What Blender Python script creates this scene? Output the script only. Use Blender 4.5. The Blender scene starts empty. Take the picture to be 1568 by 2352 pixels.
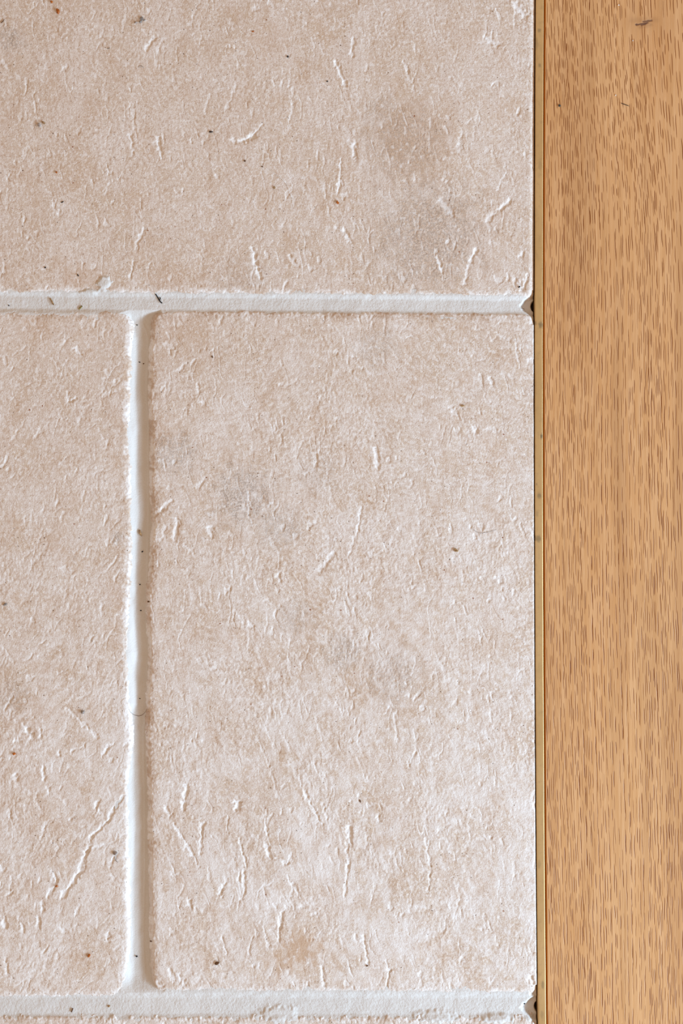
import bpy, math
import numpy as np
from mathutils import Vector, Matrix

C = bpy.context.scene.collection
S = 0.00026                      # metres per unit of the drawing grid (0.26 mm)
def W(x, y, h=0.0):
    return Vector(((x - 784) * S, (1176 - y) * S, h * S))

# ------------------------------------------------------------------ camera
cam_d = bpy.data.cameras.new('camera'); cam = bpy.data.objects.new('camera', cam_d); C.objects.link(cam)
CAMH = 1.25
cam.location = (0, 0, CAMH); cam.rotation_euler = (0, 0, 0)
cam_d.sensor_fit = 'VERTICAL'; cam_d.sensor_height = 36.0
cam_d.lens = 36.0 * CAMH / (2352 * S)
cam_d.clip_start = 0.05; cam_d.clip_end = 50
sc = bpy.context.scene
sc.camera = cam
sc.view_settings.view_transform = 'Standard'; sc.view_settings.look = 'None'
sc.view_settings.gamma = 1.0; sc.view_settings.use_curve_mapping = False
sc.view_settings.exposure = 0.0

# ------------------------------------------------------------------ light
world = bpy.data.worlds.new('world'); sc.world = world; world.use_nodes = True
bg = world.node_tree.nodes['Background']
bg.inputs['Color'].default_value = (1.0, 0.71, 0.50, 1); bg.inputs['Strength'].default_value = 0.58
def area(name, loc, target, sx, sy, power, col):
    d = bpy.data.lights.new(name, 'AREA'); d.shape = 'RECTANGLE'; d.size = sx; d.size_y = sy
    d.energy = power; d.color = col
    o = bpy.data.objects.new(name, d); C.objects.link(o); o.location = loc
    o.rotation_euler = (Vector(target) - Vector(loc)).to_track_quat('-Z', 'Y').to_euler()
    return o
area('window_daylight', (1.40, -0.66, 0.64), (0, 0, 0), 1.8, 0.26, 57, (0.535, 0.765, 1.0))

# ------------------------------------------------------------------ noise
RS = np.random.RandomState(7)
PERM = RS.permutation(256).astype(np.int32); PERM = np.concatenate([PERM, PERM])
GA = RS.rand(256).astype(np.float32) * 2 * np.pi
GX, GY = np.cos(GA), np.sin(GA)
def perlin(x, y, seed=0):
    x = (x + seed * 17.31 + 1000).astype(np.float32); y = (y + seed * 9.77 + 1000).astype(np.float32)
    xi = np.floor(x).astype(np.int32); yi = np.floor(y).astype(np.int32)
    fx = x - xi; fy = y - yi; xi &= 255; yi &= 255
    u = fx * fx * fx * (fx * (fx * 6 - 15) + 10); v = fy * fy * fy * (fy * (fy * 6 - 15) + 10)
    def g(ix, iy, dx, dy):
        k = PERM[(PERM[ix & 255] + iy + seed * 31) & 255]
        return GX[k] * dx + GY[k] * dy
    a = g(xi, yi, fx, fy); b = g(xi + 1, yi, fx - 1, fy)
    c = g(xi, yi + 1, fx, fy - 1); d = g(xi + 1, yi + 1, fx - 1, fy - 1)
    return (a + u * (b - a) + v * (c + u * (d - c) - a - u * (b - a))) * 1.5
def fbm(x, y, n, seed=0, gain=0.5):
    r = 0; a = 1; t = 0
    for i in range(n):
        r = r + a * perlin(x * 2 ** i, y * 2 ** i, seed + i * 3); t += a; a *= gain
    return r / t
def sstep(a, b, x):
    t = np.clip((x - a) / (b - a), 0, 1); return t * t * (3 - 2 * t)
def lines(lo, hi, f0, f1, fine, coarse):
    """grid lines: fine spacing between f0 and f1, coarse spacing outside"""
    out = []
    if lo < f0: out.append(np.arange(lo, min(f0, hi), coarse))
    a, b = max(lo, f0), min(hi, f1)
    if b > a: out.append(np.arange(a, b, fine))
    if hi > f1: out.append(np.arange(max(f1, lo), hi, coarse))
    r = np.concatenate(out + [[hi]])
    return r[np.concatenate([[True], np.diff(r) > 0.05])]

def dx(y):                       # the cut line beside the strip runs very slightly bowed
    yc = np.clip(y, -500, 2800); return 3.4e-6 * (yc - 850) ** 2

# ------------------------------------------------------------------ mesh helpers
def link(name, me, mat, parent=None):
    o = bpy.data.objects.new(name, me); C.objects.link(o)
    if mat: me.materials.append(mat)
    if parent: o.parent = parent
    return o
def tag(o, label, cat, group=None):
    o['label'] = label; o['category'] = cat
    if group: o['group'] = group
    return o
def heightfield(name, X, Y, H, mat, attrs, base, origin, parent=None):
    """closed solid: top grid plus skirt and underside; X,Y,H are (ny,nx) in drawing units"""
    ny, nx = X.shape
    co = np.stack([(X - 784) * S, (1176 - Y) * S, H * S], -1).reshape(-1, 3)
    idx = np.arange(ny * nx).reshape(ny, nx)
    q = np.stack([idx[:-1, :-1], idx[1:, :-1], idx[1:, 1:], idx[:-1, 1:]], -1).reshape(-1, 4)
    ring = np.concatenate([idx[0, :-1], idx[:-1, -1], idx[-1, :0:-1], idx[:0:-1, 0]])
    n = len(ring); rc = co[ring].copy(); rc[:, 2] = base * S
    low = ny * nx + np.arange(n)
    co = np.concatenate([co, rc]) - np.array(origin)
    rn = np.roll(ring, -1); ln = np.roll(low, -1)
    sk = np.stack([ring, rn, ln, low], -1)
    loops = np.concatenate([q.ravel(), sk.ravel(), low[::-1]]).astype(np.int32)
    tot = np.concatenate([np.full(len(q) + len(sk), 4), [n]]).astype(np.int32)
    start = np.concatenate([[0], np.cumsum(tot)[:-1]]).astype(np.int32)
    me = bpy.data.meshes.new(name)
    me.vertices.add(len(co)); me.vertices.foreach_set('co', co.astype(np.float32).ravel())
    me.loops.add(len(loops)); me.loops.foreach_set('vertex_index', loops)
    me.polygons.add(len(tot)); me.polygons.foreach_set('loop_start', start)
    me.update(calc_edges=True)
    sm = np.zeros(len(tot), bool); sm[:len(q)] = True
    me.polygons.foreach_set('use_smooth', sm)
    for k, v in attrs.items():
        a = me.attributes.new(k, 'FLOAT', 'POINT')
        a.data.foreach_set('value', np.concatenate([v.ravel(), np.zeros(n)]).astype(np.float32))
    me.validate()
    o = link(name, me, mat, parent); o.location = origin
    return o

# ------------------------------------------------------------------ materials
def newmat(name):
    m = bpy.data.materials.new(name); m.use_nodes = True
    nt = m.node_tree; b = nt.nodes['Principled BSDF']
    return m, nt, b
def N(nt, t, **kw):
    n = nt.nodes.new(t)
    for k, v in kw.items(): setattr(n, k, v)
    return n
def coords(nt):
    g = N(nt, 'ShaderNodeNewGeometry'); m = N(nt, 'ShaderNodeVectorMath', operation='SCALE')
    m.inputs['Scale'].default_value = 1 / S
    nt.links.new(g.outputs['Position'], m.inputs[0]); return m.outputs[0]     # in drawing units
def noise(nt, vec, wl, detail=2, rough=0.5, stretch=None):
    n = N(nt, 'ShaderNodeTexNoise'); n.inputs['Scale'].default_value = 1.0 / wl
    n.inputs['Detail'].default_value = detail; n.inputs['Roughness'].default_value = rough
    if stretch:
        mp = N(nt, 'ShaderNodeMapping'); mp.inputs['Scale'].default_value = stretch
        nt.links.new(vec, mp.inputs['Vector']); vec = mp.outputs[0]
    nt.links.new(vec, n.inputs['Vector']); return n.outputs['Fac']
def rng(nt, v, a, b, c=0.0, d=1.0):
    m = N(nt, 'ShaderNodeMapRange'); m.interpolation_type = 'SMOOTHSTEP'
    for i, t in zip((1, 2, 3, 4), (a, b, c, d)): m.inputs[i].default_value = t
    nt.links.new(v, m.inputs[0]); return m.outputs[0]
def mixc(nt, fac, a, b):
    m = N(nt, 'ShaderNodeMix', data_type='RGBA')
    if isinstance(fac, float): m.inputs[0].default_value = fac
    else: nt.links.new(fac, m.inputs[0])
    for s, v in ((6, a), (7, b)):
        if isinstance(v, tuple): m.inputs[s].default_value = (*v, 1)
        else: nt.links.new(v, m.inputs[s])
    return m.outputs[2]
def mul(nt, a, b):
    m = N(nt, 'ShaderNodeMath', operation='MULTIPLY')
    for i, v in enumerate((a, b)):
        if isinstance(v, float): m.inputs[i].default_value = v
        else: nt.links.new(v, m.inputs[i])
    return m.outputs[0]
def attr(nt, name):
    a = N(nt, 'ShaderNodeAttribute'); a.attribute_name = name; return a.outputs['Fac']
def bump(nt, b, h, dist, strength=1.0, prev=None):
    n = N(nt, 'ShaderNodeBump'); n.inputs['Distance'].default_value = dist * S; n.inputs['Strength'].default_value = strength
    nt.links.new(h, n.inputs['Height'])
    if prev: nt.links.new(prev, n.inputs['Normal'])
    nt.links.new(n.outputs[0], b.inputs['Normal']); return n.outputs[0]
def specks(nt, v, cell, radius, keep):
    """mask of sparse tiny specks"""
    vo = N(nt, 'ShaderNodeTexVoronoi'); vo.inputs['Scale'].default_value = 1.0 / cell
    nt.links.new(v, vo.inputs['Vector'])
    sp = N(nt, 'ShaderNodeSeparateColor'); nt.links.new(vo.outputs['Color'], sp.inputs[0])
    th = rng(nt, sp.outputs[0], keep, 1.0, 0.0, radius / cell)
    m = N(nt, 'ShaderNodeMath', operation='LESS_THAN')
    nt.links.new(vo.outputs['Distance'], m.inputs[0]); nt.links.new(th, m.inputs[1]); return m.outputs[0]

def stone_material():
    m, nt, b = newmat('limestone'); v = coords(nt)
    col = mixc(nt, rng(nt, noise(nt, v, 260, 3), .35, .65), (.615, .482, .368), (.655, .532, .428))
    col = mixc(nt, mul(nt, rng(nt, noise(nt, v, 95, 5, .6, (1, .7, 1)), .44, .64), .50), col, (.755, .675, .62))
    col = mixc(nt, mul(nt, rng(nt, noise(nt, v, 26, 4, .7, (1, .6, 1)), .42, .66), .6), col, (.73, .645, .585))
    col = mixc(nt, mul(nt, rng(nt, noise(nt, v, 6.5, 4, .8, (1, .75, 1)), .47, .62), .95), col, (.81, .75, .70))
    col = mixc(nt, mul(nt, rng(nt, noise(nt, v, 7, 4, .8, (1.1, .8, 1)), .50, .34), .8), col, (.50, .345, .24))
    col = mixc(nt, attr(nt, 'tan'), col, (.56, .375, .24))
    gr = mul(nt, attr(nt, 'grey'), rng(nt, noise(nt, v, 5, 3, .7), .40, .60))
    col = mixc(nt, gr, col, (.36, .29, .24))
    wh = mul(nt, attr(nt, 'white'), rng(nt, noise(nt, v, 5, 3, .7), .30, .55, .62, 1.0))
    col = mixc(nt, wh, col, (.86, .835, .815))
    dirty = rng(nt, noise(nt, v, 170, 2), .35, .6, .55, .9)
    vj = N(nt, 'ShaderNodeTexNoise'); vj.inputs['Scale'].default_value = .35; nt.links.new(v, vj.inputs['Vector'])
    vv = N(nt, 'ShaderNodeVectorMath', operation='MULTIPLY_ADD'); nt.links.new(vj.outputs['Color'], vv.inputs[0]); vv.inputs[1].default_value = (3.5, 3.5, 0); nt.links.new(v, vv.inputs[2]); v2 = vv.outputs[0]
    col = mixc(nt, mul(nt, specks(nt, v2, 10, 1.35, .50), dirty), col, (.16, .09, .05))
    col = mixc(nt, mul(nt, specks(nt, v2, 34, 2.2, .55), .8), col, (.30, .11, .04))
    nt.links.new(col, b.inputs['Base Color'])
    b.inputs['Roughness'].default_value = .78; b.inputs['Specular IOR Level'].default_value = .25
    p = bump(nt, b, noise(nt, v, 3.4, 3, .65), 1.0)
    return m
def grout_material():
    m, nt, b = newmat('grout'); v = coords(nt)
    col = mixc(nt, rng(nt, noise(nt, v, 90, 3), .35, .65), (.675, .655, .625), (.70, .68, .65))
    col = mixc(nt, mul(nt, rng(nt, noise(nt, v, 4, 2, .6), .55, .75), .3), col, (.62, .60, .57))
    col = mixc(nt, mul(nt, specks(nt, v, 24, 1.2, .6), .8), col, (.20, .17, .14))
    nt.links.new(col, b.inputs['Base Color'])
    b.inputs['Roughness'].default_value = .85; b.inputs['Specular IOR Level'].default_value = .2
    bump(nt, b, noise(nt, v, 3.0, 2, .6), 0.75)
    return m
def oak_material():
    m, nt, b = newmat('oak'); v = coords(nt)
    col = mixc(nt, rng(nt, noise(nt, v, 260, 3, .5, (1, .35, 1)), .3, .7), (.60, .305, .118), (.65, .355, .15))
    col = mixc(nt, mul(nt, rng(nt, noise(nt, v, 7, 3, .6, (1, .04, 1)), .35, .7), .6), col, (.74, .445, .225))
    col = mixc(nt, mul(nt, rng(nt, noise(nt, v, 34, 2, .5, (1, .05, 1)), .45, .75), .5), col, (.53, .28, .115))
    col = mixc(nt, mul(nt, attr(nt, 'figure'), .45), col, (.48, .24, .095))
    col = mixc(nt, attr(nt, 'pore'), col, (.25, .075, .010))
    col = mixc(nt, attr(nt, 'edge'), col, (.55, .17, .012))
    col = mixc(nt, attr(nt, 'knot'), col, (.13, .055, .035))
    nt.links.new(col, b.inputs['Base Color'])
    b.inputs['Roughness'].default_value = .46; b.inputs['Specular IOR Level'].default_value = .4
    bump(nt, b, noise(nt, v, 3.0, 2, .6, (1, .08, 1)), 0.35)
    return m
def brass_material():
    m, nt, b = newmat('brass'); v = coords(nt)
    col = mixc(nt, rng(nt, noise(nt, v, 160, 3), .35, .65), (.64, .44, .20), (.70, .49, .235))
    col = mixc(nt, mul(nt, rng(nt, noise(nt, v, 12, 3, .6), .5, .75), .4), col, (.50, .34, .165))
    col = mixc(nt, attr(nt, 'stain'), col, (.22, .18, .11))
    nt.links.new(col, b.inputs['Base Color'])
    b.inputs['Metallic'].default_value = .75; b.inputs['Roughness'].default_value = .48
    bump(nt, b, noise(nt, v, 4, 2, .5, (1, .1, 1)), 0.12)
    return m
def plain(name, col, rough=.6, spec=.3):
    m, nt, b = newmat(name); v = coords(nt)
    c = mixc(nt, rng(nt, noise(nt, v, 3, 2), .35, .65), tuple(k * .75 for k in col), tuple(min(1, k * 1.2) for k in col))
    nt.links.new(c, b.inputs['Base Color']); b.inputs['Roughness'].default_value = rough
    b.inputs['Specular IOR Level'].default_value = spec; return m
M_STONE, M_GROUT, M_OAK, M_BRASS = stone_material(), grout_material(), oak_material(), brass_material()

# ------------------------------------------------------------------ sub-floor (dark screed under everything)
def box_mesh(name, x0, x1, y0, y1, h0, h1, mat):
    a, b_ = W(x0, y1, h0), W(x1, y0, h1)
    vs = [(x, y, z) for z in (a.z, b_.z) for y in (a.y, b_.y) for x in (a.x, b_.x)]
    me = bpy.data.meshes.new(name)
    me.from_pydata(vs, [], [(0, 2, 3, 1), (4, 5, 7, 6), (0, 1, 5, 4), (2, 6, 7, 3), (0, 4, 6, 2), (1, 3, 7, 5)])
    return link(name, me, mat)
fl = box_mesh('floor', -1600, 2400, -1100, 4100, -130, -78, plain('screed', (.10, .09, .08), .9))
fl['kind'] = 'structure'

# ------------------------------------------------------------------ stone slabs
FX0, FX1, FY0, FY1 = -120, 1300, -120, 2480
# scrapes and chips (x0,y0,x1,y1,width,strength) read off the slabs
MARKS = [
 (772,145,790,190,8,1),(535,322,540,328,8,.8),(552,326,580,312,10,1),(580,312,602,288,5,.7),(1116,88,1142,104,12,.8),(1185,12,1205,36,14,.8),
 (928,140,934,165,6,.8),(934,165,946,190,5,.6),(811,85,808,130,6,.7),(335,112,356,86,7,.7),(362,318,373,362,6,.9),(815,330,812,362,9,.8),
 (782,365,781,410,4,1),(781,410,777,440,6,.9),(331,525,310,572,6,.8),(308,600,299,640,5,.8),(580,570,587,605,8,1),(587,605,599,638,7,1),(610,575,613,592,6,.6),
 (664,588,684,612,8,.7),(776,526,792,532,7,.7),(792,532,806,556,7,.9),(1095,574,1080,600,7,1),(1003,588,1016,624,6,1),(1012,460,1038,490,13,.6),(1170,462,1150,480,9,.8),
 (1132,492,1118,510,9,.6),(1200,580,1196,590,7,.8),(1076,612,1068,652,6,.7),(845,150,842,160,6,.5),(1212,630,1200,668,6,.9),(1100,250,1085,330,4,.4),(988,270,985,350,4,.5),
 (1062,300,1052,335,6,.5),(1160,375,1162,400,4,.6),(1162,400,1140,440,4,.6),(668,150,663,215,3,.6),(663,215,674,240,3,.5),(674,240,661,290,3,.7),(661,290,682,305,3,.6),(634,340,632,360,4,.5),
 (543,195,518,255,4,.6),(482,215,470,262,4,.6),(625,185,630,198,5,.6),(743,420,757,500,3,.6),(665,390,675,470,2.5,.5),(820,200,825,240,3,.5),(1183,20,1180,60,5,.5),
 (5,140,20,160,6,.6),(66,30,88,10,5,.5),(155,150,140,165,5,.6),(280,70,292,20,4,.4),(455,10,435,60,4,.5),(462,80,458,130,4,.5),(300,240,315,320,6,.5),(300,310,306,350,6,.7),
 (880,30,878,60,5,.5),(1060,190,1062,215,3,.4),(250,420,240,450,4,.5),(100,120,110,160,3,.4),(420,330,424,372,3,.4),(1180,640,1198,660,6,.5),(905,600,915,640,3,.4),
 # slab in the middle
 (862,1030,869,1078,8,.8),(725,1048,727,1068,9,.6),(700,1000,680,1050,4,.4),(350,1182,372,1170,7,.7),(372,1170,396,1148,7,.6),(408,1196,400,1240,9,.8),(378,1210,372,1240,6,.6),(482,1214,488,1234,11,.8),
 (425,1255,445,1270,9,.6),(470,1100,452,1120,6,.6),(736,1308,764,1272,11,.6),(830,1165,822,1215,5,.8),(822,1215,800,1278,5,.6),(1142,1326,1150,1338,8,.7),(574,1430,580,1440,8,.8),(570,1130,572,1180,5,.6),(560,1160,578,1200,5,.5),
 (638,1322,644,1334,8,.7),(540,1400,560,1432,4,.5),(545,1842,546,1856,12,1),(430,1802,424,1830,7,1),(424,1845,422,1856,9,1),(380,1856,388,1870,8,1),(400,1895,430,1940,5,.9),(430,1940,456,1990,5,1),(465,1893,462,1912,8,.9),
 (462,1912,460,1960,6,.7),(800,1900,804,1926,11,1),(796,1940,800,1990,6,.7),(800,1990,790,2060,6,.8),(611,1886,613,1915,6,.9),(612,1940,618,1962,8,1),(618,1962,660,1985,6,.8),(660,1985,670,1960,5,.6),(548,1925,557,1960,5,.8),(557,1960,566,1985,5,.8),
 (560,2005,562,2050,6,.8),(562,2050,555,2065,4,.6),(549,2003,548,2020,6,.8),(478,1990,482,2025,4,.6),(505,2055,512,2035,8,.9),(520,2020,516,2040,5,.7),(435,2070,436,2082,9,.8),(660,2010,690,2060,6,.7),(672,2030,668,2060,5,.6),(648,2095,642,2130,8,.8),(642,2130,640,2162,7,.8),
 (605,2130,618,2180,5,.7),(510,2150,520,2190,5,.8),(868,1875,872,1885,8,.6),(978,1928,988,1990,5,.8),(988,1990,984,2050,5,.7),(905,1640,912,1700,4,.7),(590,1690,618,1760,4,.6),(618,1760,640,1835,4,.6),(600,1650,640,1740,3,.5),
 (665,1750,700,1820,4,.6),(700,1820,738,1892,6,.9),(655,1690,668,1730,3,.6),(725,1650,740,1700,3,.5),(740,1850,750,1880,5,.6),(790,1560,800,1600,5,.5),(770,1540,792,1580,3,.5),(835,2150,845,2216,6,.9),(888,2210,893,2230,5,.9),(893,2230,886,2270,5,.9),(740,2222,744,2266,7,.8),
 (1218,2244,1222,2256,9,1),(965,2235,968,2262,7,.5),(390,2230,400,2250,9,.8),(412,2240,425,2260,8,.8),(360,2258,372,2268,8,.8),(850,1440,862,1480,3,.6),(862,1480,876,1512,3,.6),(1035,935,1050,955,10,.6),(1128,868,1130,880,7,.8),(1140,765,1160,778,4,.6),
 (1090,740,1095,758,5,.6),(1182,770,1190,830,3,.7),(510,730,500,745,6,.5),(380,790,400,800,10,.6),(420,840,412,850,7,.6),(1085,980,1100,1000,6,.5),(620,1240,640,1270,5,.4),(470,1500,480,1530,5,.4),(1000,1500,1020,1540,5,.4),(1120,1600,1130,1660,4,.5),
 (960,1180,962,1220,3,.5),(750,1100,765,1150,4,.4),(1190,1500,1195,1560,4,.4),(1100,1450,1110,1490,4,.4),(660,1500,668,1560,4,.4),(850,1360,856,1410,3,.5),(1060,2050,1040,2110,4,.5),(1110,2100,1118,2140,5,.5),(940,2080,955,2130,4,.5),
 (1075,1880,1080,1930,5,.5),(1180,1980,1184,2020,4,.5),(520,1560,512,1600,4,.5),
 # left slab
 (153,1626,225,1694,7,.7),(234,1738,244,1722,6,.9),(244,1722,260,1710,4,.8),(98,1760,101,1790,6,.9),(64,1680,76,1695,10,.8),(55,1665,66,1680,8,.6),(36,1700,40,1704,8,.7),(35,1780,37,1790,8,.7),(92,1675,94,1690,7,.8),(135,1728,136,1736,7,.8),(110,1810,112,1825,7,.7),
 (282,1828,268,1850,6,1),(268,1850,245,1888,6,.9),(245,1888,209,1921,6,.9),(209,1921,200,1957,8,.8),(200,1957,178,2012,9,.8),(178,2012,141,2062,8,.9),(120,2000,130,2022,6,.7),(130,2022,110,2060,7,.7),(222,1846,220,1856,8,.8),(230,1862,232,1870,7,.7),(215,1950,240,1940,6,.6),
 (250,1990,270,1960,5,.5),(96,2075,98,2090,8,.8),(88,2110,90,2130,8,.7),(10,2115,14,2130,9,.8),(50,2125,55,2140,7,.8),(140,2130,148,2140,8,.7),(4,1990,8,2000,7,.7),(248,2145,246,2160,7,.8),(14,2205,16,2235,8,.7),(30,1600,10,1630,5,.6),
 (175,800,185,812,9,.8),(155,900,160,930,5,.6),(160,920,175,915,6,.7),(185,960,182,975,5,.5),(110,1180,85,1260,4,.5),(85,1380,70,1440,4,.5),(195,1130,180,1210,3,.4),(30,1010,60,960,4,.5),(240,870,236,910,4,.5),(75,1300,110,1250,4,.4),(10,1490,30,1520,5,.5),
 (150,1360,160,1400,5,.4),(230,1380,236,1410,5,.5),(120,820,135,850,4,.5),(20,1860,30,1900,5,.5),(60,1850,58,1880,5,.5),(105,1890,95,1930,5,.5),
]
TAN = [(950,320,120,.55),(1010,560,170,.30),(620,90,60,.25),(380,650,60,.30),(180,640,50,.35),(400,1220,30,.4),(375,1000,50,.4),(690,2180,55,.75),(645,2210,40,.5),(850,1560,80,.35),(950,1460,70,.3),(70,1640,60,.3),(420,740,80,.35),(90,740,50,.4)]
GREY = [(930,330,110,.45),(980,540,150,.6),(880,260,60,.4),(560,1140,80,.7),(640,1210,60,.55),(400,1040,60,.6),(790,1500,50,.6),(900,1550,80,.45),(860,800,60,.35),(25,90,35,.7),(270,1235,18,.8),(680,1420,50,.4),(560,660,80,.3),(730,1090,60,.3),(30,1600,50,.4)]

def slab_surface(X, Y, seed, fine):
    """height, white, tan, grey fields of the cleft stone face"""
    # the grain of the cleft runs top to bottom, leaning over on the left slab
    ang = 0.42 if seed == 120 else -0.06
    wx = X + 22 * fbm(X / 170, Y / 210, 2, seed) + 9 * fbm(X / 40, Y / 50, 2, seed + 11)
    wy = Y + 22 * fbm(X / 170 + 5, Y / 210, 2, seed + 5) + 9 * fbm(X / 40 + 7, Y / 50, 2, seed + 12)
    ca, sa = math.cos(ang), math.sin(ang)
    U = wx * ca + wy * sa; V = -wx * sa + wy * ca
    H = 2.0 * fbm(X / 230, Y / 300, 2, seed + 1) + 1.1 * fbm(X / 60, Y / 80, 2, seed + 2)
    amp = 0.45 + 0.65 * sstep(-.15, .40, fbm(X / 150, Y / 150, 2, seed + 3))     # patches rougher than others
    amp = amp * (0.65 + 0.30 * sstep(500, 1500, Y))
    r1 = perlin(U / 13, V / 24, seed + 4); r2 = perlin(U / 7, V / 10, seed + 5)
    r3 = perlin(X / 4.2, Y / 4.8, seed + 6)
    r4 = perlin((X + Y * .6) / 7.5, (Y - X * .6) / 7.5, seed + 32)
    H = H + amp * (0.55 * r1 + 0.42 * r2 + 0.30 * r3 + .30 * r4)
    # thin stringy grooves, with lime left in them
    g = perlin(U / 22, V / 70, seed + 7) + .10 * r2; gate = sstep(.10, .5, perlin(U / 40, V / 60, seed + 8))
    groove = np.exp(-(g / .06) ** 2) * gate
    # shallow chips
    p = perlin(U / 12, V / 24, seed + 9) + .22 * r2; pg = sstep(.0, .5, perlin(X / 60, Y / 80, seed + 10))
    chip = sstep(.36, .62, p) * pg
    H = H - 0.95 * groove - 1.3 * chip
    white = (.50 * groove + .65 * chip) * (.75 + .5 * r4)
    fl = sstep(.22, .75, perlin(U / 8, V / 14, seed + 27) + .45 * r4 + .25 * r3) * (.25 + .35 * sstep(-.2, .3, perlin(X / 60, Y / 60, seed + 28)))
    white = np.maximum(white, fl)
    jx = X + 3.5 * perlin(X / 11, Y / 11, seed + 13) + 1.6 * perlin(X / 4, Y / 4, seed + 15)
    jy = Y + 3.5 * perlin(X / 11, Y / 11, seed + 14) + 1.6 * perlin(X / 4, Y / 4, seed + 16)
    xs, ys = X[0], Y[:, 0]
    for (x0, y0, x1, y1, w, s) in MARKS:
        m = 3 * w + 8
        i0, i1 = np.searchsorted(ys, (min(y0, y1) - m, max(y0, y1) + m)); j0, j1 = np.searchsorted(xs, (min(x0, x1) - m, max(x0, x1) + m))
        if i1 <= i0 + 1 or j1 <= j0 + 1: continue
        px, py = jx[i0:i1, j0:j1], jy[i0:i1, j0:j1]
        L = (x1 - x0) ** 2 + (y1 - y0) ** 2 + 1e-6
        t = np.clip(((px - x0) * (x1 - x0) + (py - y0) * (y1 - y0)) / L, 0, 1)
        d = np.hypot(px - x0 - t * (x1 - x0), py - y0 - t * (y1 - y0))
        nz = r2[i0:i1, j0:j1]; nb = r1[i0:i1, j0:j1]
        k = 1 - sstep(.05 * w, .95 * w, d * (1 + .45 * nz) + 2.2 * nb)
        H[i0:i1, j0:j1] -= k * s * min(w, 9) * .36
        white[i0:i1, j0:j1] = np.maximum(white[i0:i1, j0:j1], k * s * 1.0)
    # lime haze lies in patches, window's brighter light lower down painted in as extra white
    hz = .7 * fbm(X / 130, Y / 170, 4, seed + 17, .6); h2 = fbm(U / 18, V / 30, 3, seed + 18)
    haze_light = sstep(-.35, .50, hz + .7 * h2) * (.10 + .60 * sstep(400, 2200, Y))
    white = 1 - (1 - np.clip(white, 0, 1)) * (1 - haze_light)
    tan = .22 * sstep(.0, .4, fbm(X / 60, Y / 80, 3, seed + 19)); grey = np.zeros_like(X)
    for (cx, cy, r, s) in TAN:
        tan = np.maximum(tan, s * sstep(1.2, .3, np.hypot(X - cx, Y - cy) / r + .6 * h2))
    for (cx, cy, r, s) in GREY:
        grey = np.maximum(grey, s * sstep(1.2, .3, np.hypot(X - cx, Y - cy) / r + .6 * h2))
    return H, np.clip(white, 0, 1), tan, grey

def slab(name, x0, x1, y0, y1, rad, seed, label, cut=False, edge_shade=0.0, chips=1.0, left=None, right=None, tilt=(0, 0)):
    """rad = corner radii (tl,tr,br,bl); cut = straight sawn right side next to the strip"""
    xs = lines(x0 - 20, x1 + (0 if cut else 20), FX0, FX1, 1.5, 7.0)
    ys = lines(y0 - 20, y1 + 20, FY0, FY1, 1.6, 7.0)
    X, Y = np.meshgrid(xs, ys)
    wob = 2.5 * fbm(X / 60, Y / 60, 3, seed + 21) + 4.5 * chips * fbm(X / 14, Y / 14, 3, seed + 22) + 0.7 * perlin((X + .5 * Y) / 5.5, (Y - .5 * X) / 5.5, seed + 29)
    zero = 0 * X
    oL = np.interp(Y, left[0], left[1]) - x0 if left else zero           # the sides are not straight
    oR = np.interp(Y, right[0], right[1]) - x1 if right else zero
    oT = tilt[0] * np.clip(X, -100, 1225) / 1225; oB = tilt[1] * np.clip(X, -100, 1225) / 1225
    dl = X - x0 - oL; dr = x1 + oR - X; dt = Y - y0 - oT; db = y1 + oB - Y
    if cut: dr = dr + 400
    d = np.minimum(np.minimum(dl, dr), np.minimum(dt, db))
    for (k, a, b) in ((0, dl, dt), (1, x1 + oR - X, dt), (2, x1 + oR - X, db), (3, dl, db)):
        r = rad[k]; inn = (a < r) & (b < r)
        d = np.where(inn, np.minimum(d, r - np.hypot(r - a, r - b)), d)
    dist = d + wob
    if cut: X = X + dx(Y)
    H, white, tan, grey = slab_surface(X, Y, seed, True)
    roll = sstep(-2, 18, dist)
    H = H * (.35 + .65 * sstep(0, 14, dist)) - 2.6 * (1 - roll) ** 1.5 - 17 * (1 - sstep(-9, 5, dist)) ** 1.3 + (1 - sstep(6, 26, dist)) * (.5 * perlin((X + .5 * Y) / 7, (Y - .5 * X) / 7, seed + 30) + .3 * perlin((X - .4 * Y) / 4, (Y + .4 * X) / 4, seed + 31))
    H = np.where(dist < -8, H - 40 * sstep(-8, -12, dist), H)
    # lime smeared along the arris, ragged inner limit; worn brown rim between smears
    rag = dist + 20 * fbm(X / 22, Y / 22, 4, seed + 23, .65)
    near = 1 - sstep(0, 20, rag)
    sm = sstep(-.35, .20, fbm(X / 60, Y / 60, 2, seed + 24) + .5 * fbm(X / 9, Y / 9, 2, seed + 25))
    sm = np.maximum(sm, .55 * (Y > 2000) * (1 - sstep(2300, 2400, Y)))
    white = np.maximum(white, near * sm * .95)
    rim = (1 - sstep(8, 26, dist + 8 * fbm(X / 18, Y / 18, 2, seed + 26))) * (1 - sm)
    tan = np.maximum(tan, .5 * rim); grey = np.maximum(grey, .25 * rim)
    if cut:                                   # arris rolled down along the sawn side, strip's shadow painted on it in tan
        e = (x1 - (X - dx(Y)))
        k = np.exp(-(e / 5.5) ** 2) * edge_shade * (1 - sstep(640, 1000, Y) * .8)
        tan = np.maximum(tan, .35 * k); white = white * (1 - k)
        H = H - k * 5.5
        H = np.where(e < 1.0, H - .6, H)
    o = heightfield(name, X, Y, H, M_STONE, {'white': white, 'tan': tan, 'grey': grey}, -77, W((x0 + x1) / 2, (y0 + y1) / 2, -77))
    tag(o, label, 'stone slab', 'limestone floor slabs')
    SURF.append((xs, ys, H, cut)); return o
SURF = []
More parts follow.
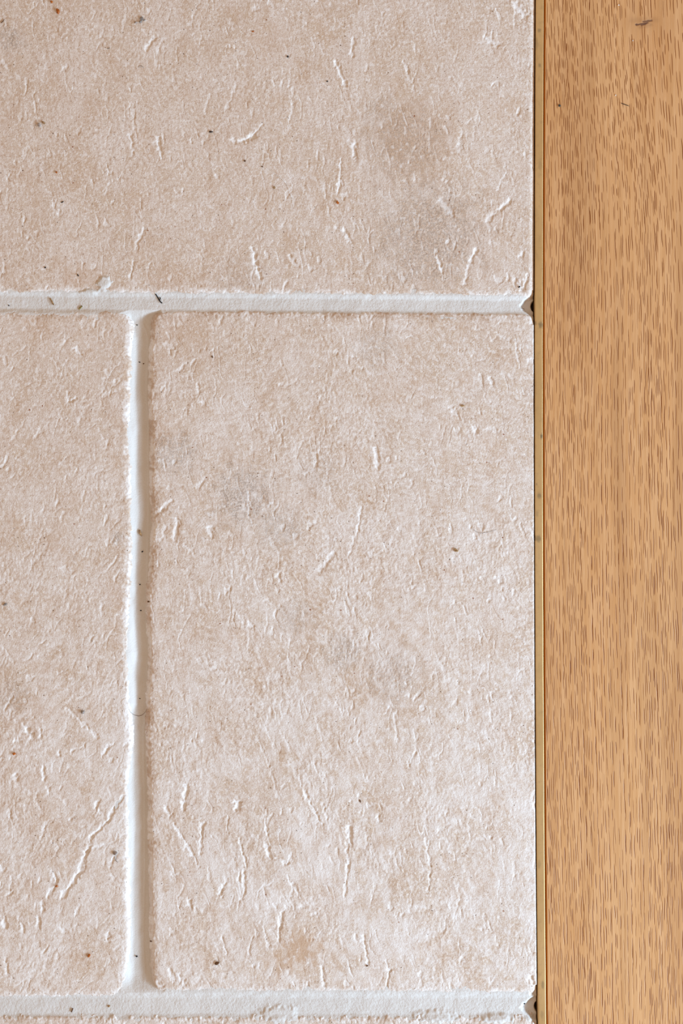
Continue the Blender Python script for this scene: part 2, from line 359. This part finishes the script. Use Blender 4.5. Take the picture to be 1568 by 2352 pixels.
XR = 1225.3
LEFT_C = ([730, 750, 800, 900, 1000, 1100, 1200, 1300, 1400, 1500, 1650, 1800, 2100, 2200, 2280], [352, 351, 348, 345, 349, 348, 353, 346, 339, 345, 337, 341, 343, 344, 348])
RIGHT_B = ([740, 800, 900, 1000, 1100, 1200, 1300, 1400, 1500, 1600, 1700, 1800, 1900, 2100, 2180, 2240], [300, 299, 296, 294, 299, 300, 298, 294, 292, 295, 300, 291, 292, 294, 294, 285])
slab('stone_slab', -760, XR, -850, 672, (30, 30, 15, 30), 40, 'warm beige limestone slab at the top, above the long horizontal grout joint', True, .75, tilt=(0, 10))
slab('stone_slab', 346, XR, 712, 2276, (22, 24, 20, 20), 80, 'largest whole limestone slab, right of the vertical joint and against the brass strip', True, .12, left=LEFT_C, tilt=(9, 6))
slab('stone_slab', -1230, 296, 716, 2289, (30, 34, 34, 30), 120, 'pale limestone slab at the left, left of the vertical grout joint', right=RIGHT_B)
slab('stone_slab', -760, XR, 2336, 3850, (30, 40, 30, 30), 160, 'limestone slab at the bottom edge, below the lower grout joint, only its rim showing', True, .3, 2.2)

# ------------------------------------------------------------------ grout
def grout_fields(X, Y):
    xc = np.interp(Y, [730, 740, 756, 774, 813, 877, 919, 983, 1089, 1173, 1243, 1314, 1372, 1430, 1500, 1547, 1618, 1645, 1688, 1800, 1900, 2100, 2176, 2226],
                   [304, 306, 314, 320, 320, 317, 316, 321, 320, 322, 319, 318, 316, 317, 322, 317, 321, 312, 309, 311, 313, 310, 309, 311])   # line of the trough
    s = X - xc
    vy = sstep(698, 738, Y) * (1 - sstep(2238, 2284, Y))
    lw = sstep(-36, -2, s + 2.5 * fbm(X / 20, Y / 60, 2, 31))
    trough = lw * (1 + .08 * sstep(0, 20, s)) * (1 - sstep(60, 70, s))
    xm = np.clip(X, 0, 1225) / 1225
    fl = lambda t: 1 - sstep(.50, 1.05, np.abs(t) + .10 * fbm(X / 26, Y / 12, 2, 39))
    H = -1.8 - 4.6 * fl((Y - 694 - 11 * xm) / 25)
    H = np.where(Y > 1500, -1.8 - 4.6 * fl((Y - 2312) / 33), H)
    H = np.where((Y > 735 + 10 * xm) & (Y < 2266), -1.8, H)
    H = np.minimum(H, -1.8 - 16 * trough * vy)
    # slack crease left by the pointing tool on the right flank
    H = H + .8 * np.exp(-((s - 19 - 2 * perlin(Y / 120, X * 0, 9)) / 2.2) ** 2) * vy
    # grout fails to reach the strip: hollows at the two joint ends
    for (cx, cy, ax, ay) in ((1230, 702, 40, 30), (1238, 2316, 46, 34)):
        q = np.abs((X - cx) / ax) ** 1.3 + np.abs((Y - cy) / ay) ** 1.3 + .12 * fbm(X / 12, Y / 12, 2, 38)
        H = H - 12.5 * (1 - sstep(.62, 1.0, q))
        q2 = np.hypot((X - cx + 1) / 9, (Y - cy) / 13)
        H = H - 60 * (1 - sstep(.45, 1.1, q2))
    for (a, b) in ((683, 723), (2286, 2334)):          # kept low under the worn slab corners
        H = H - 9 * sstep(1206, 1220, X - dx(Y)) * (np.abs(Y - (a + b) / 2) < 60) * np.maximum(sstep(a + 6, a - 4, Y), sstep(b - 4, b + 8, Y))
    # lumps pushed up over the slab edges
    for (cx, cy, rx, ry, h) in ((238, 650, 24, 24, 5.5), (205, 670, 26, 9, 4), (290, 724, 12, 10, 2),
                                (640, 2330, 60, 26, 4), (1000, 2335, 60, 20, 4), (1140, 2340, 50, 14, 5)):
        q = np.hypot((X - cx) / rx, (Y - cy) / ry) + .35 * fbm(X / 14, Y / 14, 2, 34)
        H = H + h * (1 - sstep(.3, 1.0, q))
    H = H + 1.0 * fbm(X / 36, Y / 36, 2, 35) + .35 * perlin(X / 6, Y / 6, 36) * (1 - .6 * vy) + .25 * perlin(X / 3.6, Y / 3.6, 37) * (1 - .6 * vy)
    tan = 0 * X
    return H, tan
# one continuous mesh: the two long joints and the cross joint between them
def grout():
    xs = lines(-760, XR, FX0, FX1, 1.5, 7.0); ys = lines(600, 2356, FY0, FY1, 1.5, 7.0)
    X, Y = np.meshgrid(xs, ys); X = X + dx(Y) * sstep(900, 1225, X)
    H, tan = grout_fields(X, Y)
    ny, nx = X.shape
    lump = (X > 190) & (X < 285)
    band = ((Y < 734) & (Y > 662)) | (Y > 2264) | (lump & (Y < 700)); vert = (X > 262) & (X < 372) & (Y > 700)
    vm = band | vert
    fm = vm[:-1, :-1] & vm[1:, :-1] & vm[1:, 1:] & vm[:-1, 1:]
    idx = np.arange(ny * nx).reshape(ny, nx)
    q = np.stack([idx[:-1, :-1], idx[1:, :-1], idx[1:, 1:], idx[:-1, 1:]], -1)[fm]
    used = np.unique(q); remap = -np.ones(ny * nx, np.int64); remap[used] = np.arange(len(used)); q = remap[q]
    org = np.array(W(320, 697, -77))
    top = np.stack([(X - 784) * S, (1176 - Y) * S, H * S], -1).reshape(-1, 3)[used]
    bot = top.copy(); bot[:, 2] = -77 * S
    n = len(used)
    e = np.concatenate([q[:, [0, 1]], q[:, [1, 2]], q[:, [2, 3]], q[:, [3, 0]]])
    key = e[:, 0] * n + e[:, 1]; rkey = e[:, 1] * n + e[:, 0]
    bd = e[~np.isin(key, rkey)]
    bv = np.unique(bd); br = -np.ones(n, np.int64); br[bv] = n + np.arange(len(bv))
    sk = np.stack([bd[:, 1], bd[:, 0], br[bd[:, 0]], br[bd[:, 1]]], -1)
    co = np.concatenate([top, bot[bv]]) - org
    f = np.concatenate([q, sk])
    me = bpy.data.meshes.new('grout'); me.vertices.add(len(co)); me.vertices.foreach_set('co', co.astype(np.float32).ravel())
    me.loops.add(f.size); me.loops.foreach_set('vertex_index', f.astype(np.int32).ravel())
    me.polygons.add(len(f)); me.polygons.foreach_set('loop_start', (np.arange(len(f)) * 4).astype(np.int32))
    me.update(calc_edges=True); me.polygons.foreach_set('use_smooth', np.ones(len(f), bool))
    me.validate()
    o = link('grout', me, M_GROUT); o.location = org
    tag(o, 'off-white lime grout filling the joints between the limestone slabs', 'grout')
    SURF.append((xs, ys, np.where(vm, H, -99), True))
grout()

# ------------------------------------------------------------------ brass strip
def brass():
    ys = lines(-1100, 3900, FY0, FY1, 4, 40)
    prof = [(0, -77), (0, -1.2), (.35, -.35), (1.1, .1), (4, .25), (9.5, .3), (15.2, .28), (17.3, .15), (18.15, -.35), (18.5, -1.3), (18.5, -77)]
    xs = [1227.7 + p[0] for p in prof]; n = len(xs)
    X = np.array(xs)[None, :] + dx(ys)[:, None] + .25 * perlin(ys / 90, ys * 0, 5)[:, None]
    Hh = np.array([p[1] for p in prof])[None, :] + 0 * X
    Y = ys[:, None] + 0 * X
    dab = [(1241, 746, 6, 9, .7), (1229.5, 742, 3, 5, .5), (1243, 1002, 3, 8, .9), (1238, 1139, 6, 7, .6), (1236, 1237, 7, 9, .6), (1229, 1235, 3, 8, .6), (1238, 70, 5, 6, .5), (1239, 150, 4, 5, .5), (1246, 2262, 4, 12, .5), (1232, 100, 3, 20, .3),
           (1233, 1180, 4, 10, .3), (1240, 380, 5, 14, .25), (1238, 1985, 5, 12, .25), (1244, 2330, 5, 10, .3), (1232, 1112, 2.5, 4, .5)]
    st = np.zeros_like(X)
    nxs = np.linspace(0, 1, 1)
    # resample across the flat so the stains have room
    t = np.interp(np.linspace(0, n - 1, 41), np.arange(n), np.arange(n))
    k = np.clip(t.astype(int), 0, n - 2); fr = t - k
    X = X[:, k] * (1 - fr) + X[:, k + 1] * fr; Hh = Hh[:, k] * (1 - fr) + Hh[:, k + 1] * fr; Y = np.repeat(ys[:, None], 41, 1)
    st = .12 * sstep(0, .5, fbm(X / 9, Y / 25, 3, 61))
    for (cx, cy, rx, ry, s) in dab:
        st = np.maximum(st, s * (1 - sstep(.55, 1.05, np.hypot((X - cx) / rx, (Y - cy) / ry) + .3 * fbm(X / 4, Y / 5, 2, 62))))
    o = heightfield('brass_strip', X, Y, Hh, M_BRASS, {'stain': st}, -77, W(1237, 1400, -77))
    tag(o, 'narrow tarnished brass divider strip between the stone slabs and the oak board', 'trim strip')
brass()

# ------------------------------------------------------------------ oak board
def oak():
    e0 = 1246.7; e1 = e0 + 720
    xs = np.concatenate([[e0, e0 + .2, e0 + 1.2, e0 + 2.6, e0 + 4.0], np.arange(e0 + 4.6, 1700, .64), np.arange(1700, e1 - 4, 5.), [e1]])
    ys = lines(-1100, 3900, FY0, FY1, 2.8, 14); ys = np.unique(np.concatenate([ys[(ys < 30) | (ys > 80)], np.arange(30, 80.1, 1.0)]))
    X, Y = np.meshgrid(xs, ys)
    R = np.random.RandomState(23)
    H = .5 * fbm(X / 60, Y / 500, 2, 71) + .20 * perlin(X / 7, Y / 150, 72)
    pore = np.zeros_like(X)
    # direction of the grain (units right per unit down), deflected round the knot
    def slope(x, y):
        k = math.exp(-((y - 60) / 260.0) ** 2)
        s = 0.008 + 0.085 * math.exp(-((y - 300) / 330.0) ** 2) * min(1, max(0, (x - 1240) / 200.0))
        return s + 0.016 * math.sin(y / 310.0 + x / 160.0)
    # rows of pores follow growth lines
    cnt = 0
    def dens(x, y):
        v = .60 + .40 * math.sin((x - 1240) / 30.0 + .6 * math.sin(y / 500.0)) - .35 * min(1, max(0, (x - 1420) / 120.0))
        return v
    keepers = []
    x0 = 1150.0
    while x0 < 1690:
        x, y = x0, -120.0 - 60 * R.rand()
        big = min(1.0, max(0.0, (x0 - 1400) / 130.0))
        while y < 2500:
            L = (20 + 34 * R.rand()) * (1.0 if y < 500 else 1.45) * (1 + .25 * big)
            gap = (5 + 26 * R.rand() ** 1.6) * (1 + .5 * big)
            xm_, ym_ = x + slope(x, y) * L / 2, y + L / 2
            if xm_ > 1251.5 and R.rand() < .93 and ((xm_ - 1475) / 55) ** 2 + ((ym_ - 52) / 26) ** 2 > 1:
                keepers.append((xm_ + 1.6 * (R.rand() - .5), ym_, L, .36 + .32 * R.rand() + .12 * big, .5 + .6 * R.rand()))
            x += slope(x, y) * (L + gap) + .5 * (R.rand() - .5); y += L + gap
        x0 += (1.9 + 2.9 * R.rand()) * (1 + .55 * big) * (1.5 - dens(x0, 800) * .6)
    lx = xs; ly = ys
    for (x, y, L, w, s) in keepers:
        sl = slope(x, y)
        i0, i1 = np.searchsorted(ly, (y - L / 2 - 2, y + L / 2 + 2)); j0, j1 = np.searchsorted(lx, (x - 7 - abs(sl) * L, x + 7 + abs(sl) * L))
        if i1 - i0 < 2 or j1 - j0 < 2: continue
        gx, gy = X[i0:i1, j0:j1], Y[i0:i1, j0:j1]
        t = (gy - y) / (L / 2)
        cx = x + sl * (gy - y) + .45 * np.sin(gy / 15.0 + x * 37.1) + .25 * np.sin(gy / 6.0 + x * 91.7)
        ww = w * np.sqrt(np.clip(1 - t * t, 0.0, 1)) + .05
        k = np.exp(-((gx - cx) / ww) ** 2) * sstep(1.0, .75, np.abs(t))
        H[i0:i1, j0:j1] = H[i0:i1, j0:j1] - k * s * .75 + .12 * s * np.exp(-((gx - cx + 2.2) / 1.2) ** 2) * sstep(1, .6, np.abs(t))
        pore[i0:i1, j0:j1] = np.maximum(pore[i0:i1, j0:j1], np.minimum(k * 1.7, 1) * min(1, s + .1))
    # cathedral shading of the early wood
    fig = sstep(.1, .6, perlin((X + .1 * Y * 0 + 20 * perlin(X / 400, Y / 600, 74)) / 46, Y / 1400, 73))
    knot = np.zeros_like(X)
    for (x0, y0, x1, y1, w, s) in ((1458, 57, 1484, 53, 3.4, 1), (1474, 50, 1494, 47, 3.6, .9), (1484, 53, 1470, 58, 3, .9), (1448, 47, 1504, 45, 9, .13), (1466, 62, 1492, 56, 6, .2), (1284, 243, 1285, 244, .5, 0)):
        Lq = (x1 - x0) ** 2 + (y1 - y0) ** 2
        jx = X + 3 * fbm(X / 9, Y / 3, 2, 75); jy = Y + 1.8 * fbm(X / 9, Y / 4, 2, 76)
        t = np.clip(((jx - x0) * (x1 - x0) + (jy - y0) * (y1 - y0)) / Lq, 0, 1)
        d = np.hypot(jx - x0 - t * (x1 - x0), jy - y0 - t * (y1 - y0))
        knot = np.maximum(knot, s * (1 - sstep(0, 1.2 * w, d)))
    H = H - knot * .8
    halo = np.exp(-((X - 1470) / 60) ** 2 - ((Y - 52) / 24) ** 2); fig = np.maximum(fig, halo * .9)
    # eased long edge facing the strip
    e = X - e0
    H = np.where(e < 3.6, np.minimum(H, 0) - (3.6 - e) * 1.5, H) + .9
    edge = 1 - sstep(3.0, 4.2, e + .8 * perlin(Y / 12, X * 0, 79)); pore = pore * (1 - edge)
    X = X + dx(Y) + np.where(e < 4.5, .3 * perlin(Y / 50, X * 0, 78), 0)
    o = heightfield('oak_board', X, Y, H, M_OAK, {'edge': edge, 'pore': pore, 'figure': fig, 'knot': knot}, -77, W(1600, 1400, -77))
    tag(o, 'brushed honey oak floor board with open grain and a small dark knot', 'floor board')
    SURF.append((xs, ys, H, True))
oak()

# ------------------------------------------------------------------ crumbs, splinters and hairs lying on the floor
def height(x, y):
    best = -20
    for (xs, ys, H, cut) in SURF:
        xx = x - (float(dx(y)) if cut else 0)
        if xs[0] <= xx <= xs[-1] and ys[0] <= y <= ys[-1]:
            j = min(np.searchsorted(xs, xx), len(xs) - 1); i = min(np.searchsorted(ys, y), len(ys) - 1)
            best = max(best, float(H[max(0,i-1):i+2, max(0,j-1):j+2].max()))
    return best
DM = {}
def dm(name, col, rough=.5):
    if name not in DM: DM[name] = plain(name, col, rough)
    return DM[name]
COL = {'black': (.010, .009, .010), 'rust': (.42, .12, .015), 'brown': (.13, .06, .025), 'tan': (.38, .24, .12), 'grey': (.25, .22, .20), 'dark': (.035, .025, .02), 'olive': (.25, .18, .05), 'white': (.85, .83, .8), 'stone_grey': (.36, .31, .28), 'slate': (.06, .065, .06)}
R = np.random.RandomState(5)
def crumb(x, y, a, b, ang, col, label, group=None, cat='crumb', name='crumb'):
    """angular grain a long, b wide"""
    import bmesh
    bm = bmesh.new(); bmesh.ops.create_icosphere(bm, subdivisions=2, radius=1)
    ph = R.rand(6) * 6
    for v in bm.verts:
        c = v.co; k = 1 + .22 * math.sin(3 * c.x + ph[0]) * math.cos(2.5 * c.y + ph[1]) + .15 * math.sin(4 * c.z + ph[2] + 2 * c.x)
        w = 1 + .25 * math.sin(ph[3]) * c.x
        v.co = Vector((c.x * k * a / 2, c.y * k * w * b / 2, c.z * k * b * .38)) * S
    me = bpy.data.meshes.new(name); bm.to_mesh(me); bm.free()
    o = link(name, me, dm(col, COL[col])); o.location = W(x, y, height(x, y) + b * .28); o.rotation_euler = (0, 0, -math.radians(ang))
    tag(o, label, cat, group); return o
def strand(pts, r, col, label, cat='hair', name='hair', taper=True, lift=.3, group=None):
    """thin round fibre laid through points (x,y), following the surface under it"""
    P = np.array(pts, float); t = np.linspace(0, len(P) - 1, 24)
    # smooth interpolation
    out = []
    for q in t:
        i = int(min(q, len(P) - 2)); f = q - i
        p0, p1, p2, p3 = P[max(i - 1, 0)], P[i], P[i + 1], P[min(i + 2, len(P) - 1)]
        out.append(.5 * ((2 * p1) + (-p0 + p2) * f + (2 * p0 - 5 * p1 + 4 * p2 - p3) * f * f + (-p0 + 3 * p1 - 3 * p2 + p3) * f ** 3))
    out = np.array(out); hs = np.array([height(a, b) for a, b in out])
    hs = np.convolve(np.pad(hs, 3, 'edge'), np.ones(7) / 7, 'valid') + r + lift
    org = W(*out[12], hs[12] - r)
    vs, fs = [], []; n = len(out); m = 6
    for i in range(n):
        a, b = out[max(i - 1, 0)], out[min(i + 1, n - 1)]; d = (b - a) / (np.hypot(*(b - a)) + 1e-9)
        nr = np.array([-d[1], d[0]]); rr = r * (math.sin(math.pi * (i + .6) / (n + .2)) ** .5 if taper else 1)
        for k in range(m):
            an = 2 * math.pi * k / m
            vs.append(W(out[i][0] + nr[0] * math.cos(an) * rr, out[i][1] + nr[1] * math.cos(an) * rr, hs[i] + math.sin(an) * rr) - org)
    for i in range(n - 1):
        for k in range(m):
            fs.append((i * m + k, i * m + (k + 1) % m, (i + 1) * m + (k + 1) % m, (i + 1) * m + k))
    fs.append(tuple(range(m))); fs.append(tuple(range((n - 1) * m, n * m))[::-1])
    me = bpy.data.meshes.new(name); me.from_pydata(vs, [], fs)
    for p in me.polygons: p.use_smooth = True
    o = link(name, me, dm(col, COL[col])); o.location = org; tag(o, label, cat, group); return o

sp_ = strand([(357, 675), (362, 683), (366, 690), (371.5, 696)], 1.25, 'black', 'black splinter lying on the upper grout joint near the top of the cross joint', 'splinter', 'splinter', False)
tf = strand([(364, 690), (367.5, 686), (367, 682)], 1.0, 'black', 'tuft', 'x', 'barb', True)
tf.parent = sp_; tf.matrix_parent_inverse = Matrix.Translation(-sp_.location)
for k in ('label', 'category'): del tf[k]
strand([(295, 1628), (301, 1639), (311, 1645), (322, 1645), (332, 1637), (337, 1628)], .35, 'brown', 'fine brown hair curved across the vertical grout joint')
strand([(1425, 237), (1433, 240), (1444.5, 244)], .7, 'dark', 'short dark fibre lying on the oak board below the knot')
strand([(614, 385), (632, 400), (655, 420), (668, 450), (674, 478)], .35, 'white', 'fine pale hair curved on the top slab')
strand([(267, 1969), (266, 1976), (272, 1981)], .7, 'stone_grey', 'tiny grey curl on the left slab beside the vertical joint')
strand([(1197, 708), (1201, 707), (1205.5, 709)], .5, 'brown', 'tiny brown fibre in the grout hollow beside the brass strip')
strand([(318, 156), (321, 152), (326, 152), (330, 156)], .45, 'grey', 'tiny grey hair loop near the top left of the top slab')
strand([(2, 53), (6, 50), (10, 44)], .9, 'brown', 'small brown fibre at the left end of the top slab')
strand([(114, 684), (118, 690), (123, 700)], 1.5, 'tan', 'short tan stalk on the upper grout joint, left of the white grout lump', 'stalk', 'stalk', False)
strand([(163.5, 2326), (165.5, 2321), (167, 2317)], 1.3, 'brown', 'small brown sliver on the lower grout joint, near its left end', 'splinter', 'splinter', False)
strand([(253, 110.5), (250, 111), (246, 112.5)], .0001 + .5, 'dark', 'tiny dark fibre left of centre on the top slab')
strand([(1085, 1215), (1100, 1224), (1120, 1222), (1140, 1216)], .3, 'grey', 'fine grey hair on the largest slab near the brass strip')

D = [
 (133.5, 26.5, 14, 7, 75, 'rust', 'larger rust-orange crumb near the top left corner of the top slab'),
 (118.5, 4.5, 7, 5, 40, 'rust', 'small rust-orange crumb at the very top edge of the top slab'),
 (775, 465, 8, 6, 80, 'rust', 'rust-orange crumb in the middle of the top slab'),
 (130, 396, 5, 4, 60, 'rust', 'tiny orange crumb on the left of the top slab'),
 (581, 72.5, 7, 3, -10, 'rust', 'thin orange crumb near the top of the top slab'),
 (499, 2212, 11, 7, -40, 'brown', 'brown crumb near the bottom left of the largest slab'),
 (205, 2194, 9, 6, -55, 'rust', 'orange-brown crumb near the bottom of the left slab'),
 (32.5, 1731, 7, 6, 0, 'rust', 'round orange crumb on the left slab near the left edge of the photo'),
 (130, 2035, 7, 5, -20, 'rust', 'orange crumb beside a long scrape on the left slab'),
 (320.5, 1224, 15, 6, 68, 'tan', 'tan seed husk lodged in the vertical grout joint'),
 (318.5, 1220, 4, 3, 20, 'dark', 'dark speck at the tip of the tan seed husk'),
 (325.5, 1267, 5, 3, -35, 'black', 'larger black speck in the vertical joint below the seed husk'),
 (319.5, 1343, 3, 3, 0, 'black', 'black speck halfway down the vertical joint'),
 (321.5, 1403, 3.4, 2.6, 0, 'black', 'black speck in the vertical joint, lower than the middle'),
 (319.5, 1606, 2.6, 2, 0, 'black', 'black speck in the vertical joint just above the curved hair'),
 (341, 1382, 5, 4, 10, 'brown', 'brown grain on the right flank of the vertical joint'),
 (313, 745, 3, 2.2, 0, 'black', 'black speck at the top of the vertical joint'),
 (319, 830.5, 4, 2, 0, 'black', 'first black speck in the upper vertical joint'),
 (328, 834, 3, 2.4, 0, 'brown', 'brown speck beside the black speck in the upper vertical joint'),
 (312, 2200, 5, 4, -20, 'black', 'black speck at the foot of the vertical joint'),
 (346, 2163, 5, 4, 0, 'brown', 'brown grain right of the foot of the vertical joint'),
 (1284.5, 243, 6, 5, 20, 'slate', 'dark grey-green crumb on the oak board near the brass strip'),
 (1420, 12, 3, 2.6, 0, 'white', 'white dust grain on the oak board left of the knot'),
 (1452.5, 93.5, 3, 3, 0, 'white', 'white dust grain on the oak board below the knot'),
 (1413, 219, 3, 3, 0, 'white', 'white dust grain on the oak board by the dark fibre'),
 (184, 706, 11, 4, -48, 'olive', 'yellowish chaff on the upper grout joint'),
 (187, 703, 4, 3, 0, 'dark', 'dark speck on the end of the yellowish chaff'),
 (484, 303, 10, 4, 0, 'dark', 'dark grey flake on the top slab above the white scrape'),
 (19.5, 701, 3, 3, 0, 'black', 'black speck on the left end of the upper grout joint'),
 (104, 614.5, 4, 3.4, 0, 'dark', 'dark speck at the lower left of the top slab'),
 (179, 632, 6, 2.6, 60, 'dark', 'dark sliver on the top slab above the grout lump'),
 (487.5, 820, 6, 3, 80, 'brown', 'brown grain near the top left of the largest slab'),
 (1047, 1264, 12, 7, 20, 'tan', 'triangular tan flake on the largest slab near the brass strip'),
 (190, 1635, 10, 9, 0, 'stone_grey', 'round grey pebble on the left slab'),
 (265, 1959, 10, 9, 0, 'stone_grey', 'grey pebble on the left slab beside the vertical joint'),
 (250, 2312, 6, 5, 0, 'tan', 'tan grain on the lower grout joint under the left slab'),
 (12, 1388, 9, 5, -30, 'grey', 'grey flake at the left edge of the left slab'),
 (1205, 2308, 3.4, 3, 0, 'black', 'black speck in the lower grout hollow by the brass strip'),
 (1192, 659, 5, 3, -50, 'black', 'black speck at the lower right corner of the top slab'),
 (143.5, 464, 7, 2.6, -30, 'dark', 'thin dark flake on the left half of the top slab'),
 (326, 43, 9, 7, 20, 'grey', 'largest of the grey grains near the top left of the top slab'),
 (323, 50, 7, 6, 0, 'grey', 'lowest of the grey grains near the top left of the top slab'),
 (312, 52, 7, 5, 0, 'stone_grey', 'leftmost of the grey grains near the top left of the top slab'),
 (332, 46, 5, 4, 0, 'stone_grey', 'rightmost of the grey grains near the top left of the top slab'),
 (90, 287, 9, 7, 30, 'stone_grey', 'left half of the broken brown flake on the top slab'),
 (100, 282, 9, 5, 30, 'tan', 'right half of the broken brown flake on the top slab'),
 (630, 431, 6, 5, 60, 'tan', 'small pinkish tan grain on the top slab, near the pale hair'),
 (562, 370, 4.5, 4, 0, 'brown', 'dark brown speck below the big white scrape on the top slab'),
 (602, 383, 4, 3, 0, 'brown', 'brown speck right of the dark brown one on the top slab'),
 (660.5, 130, 4.5, 4.5, 0, 'dark', 'dark speck at the upper middle of the top slab'),
 (751, 187, 4, 3, 0, 'dark', 'dark speck left of the tallest white scrape on the top slab'),
 (827, 1840, 7, 3, 80, 'brown', 'brown sliver in the lower middle of the largest slab'),
 (843, 2218, 4, 4, 0, 'brown', 'brown speck near the bottom of the largest slab'),
 (1062, 932, 9, 5, -20, 'tan', 'tan grain in the upper right of the largest slab'),
]
for i, (x, y, a, b, ang, col, label) in enumerate(D):
    crumb(x, y, a, b, ang, col, label)
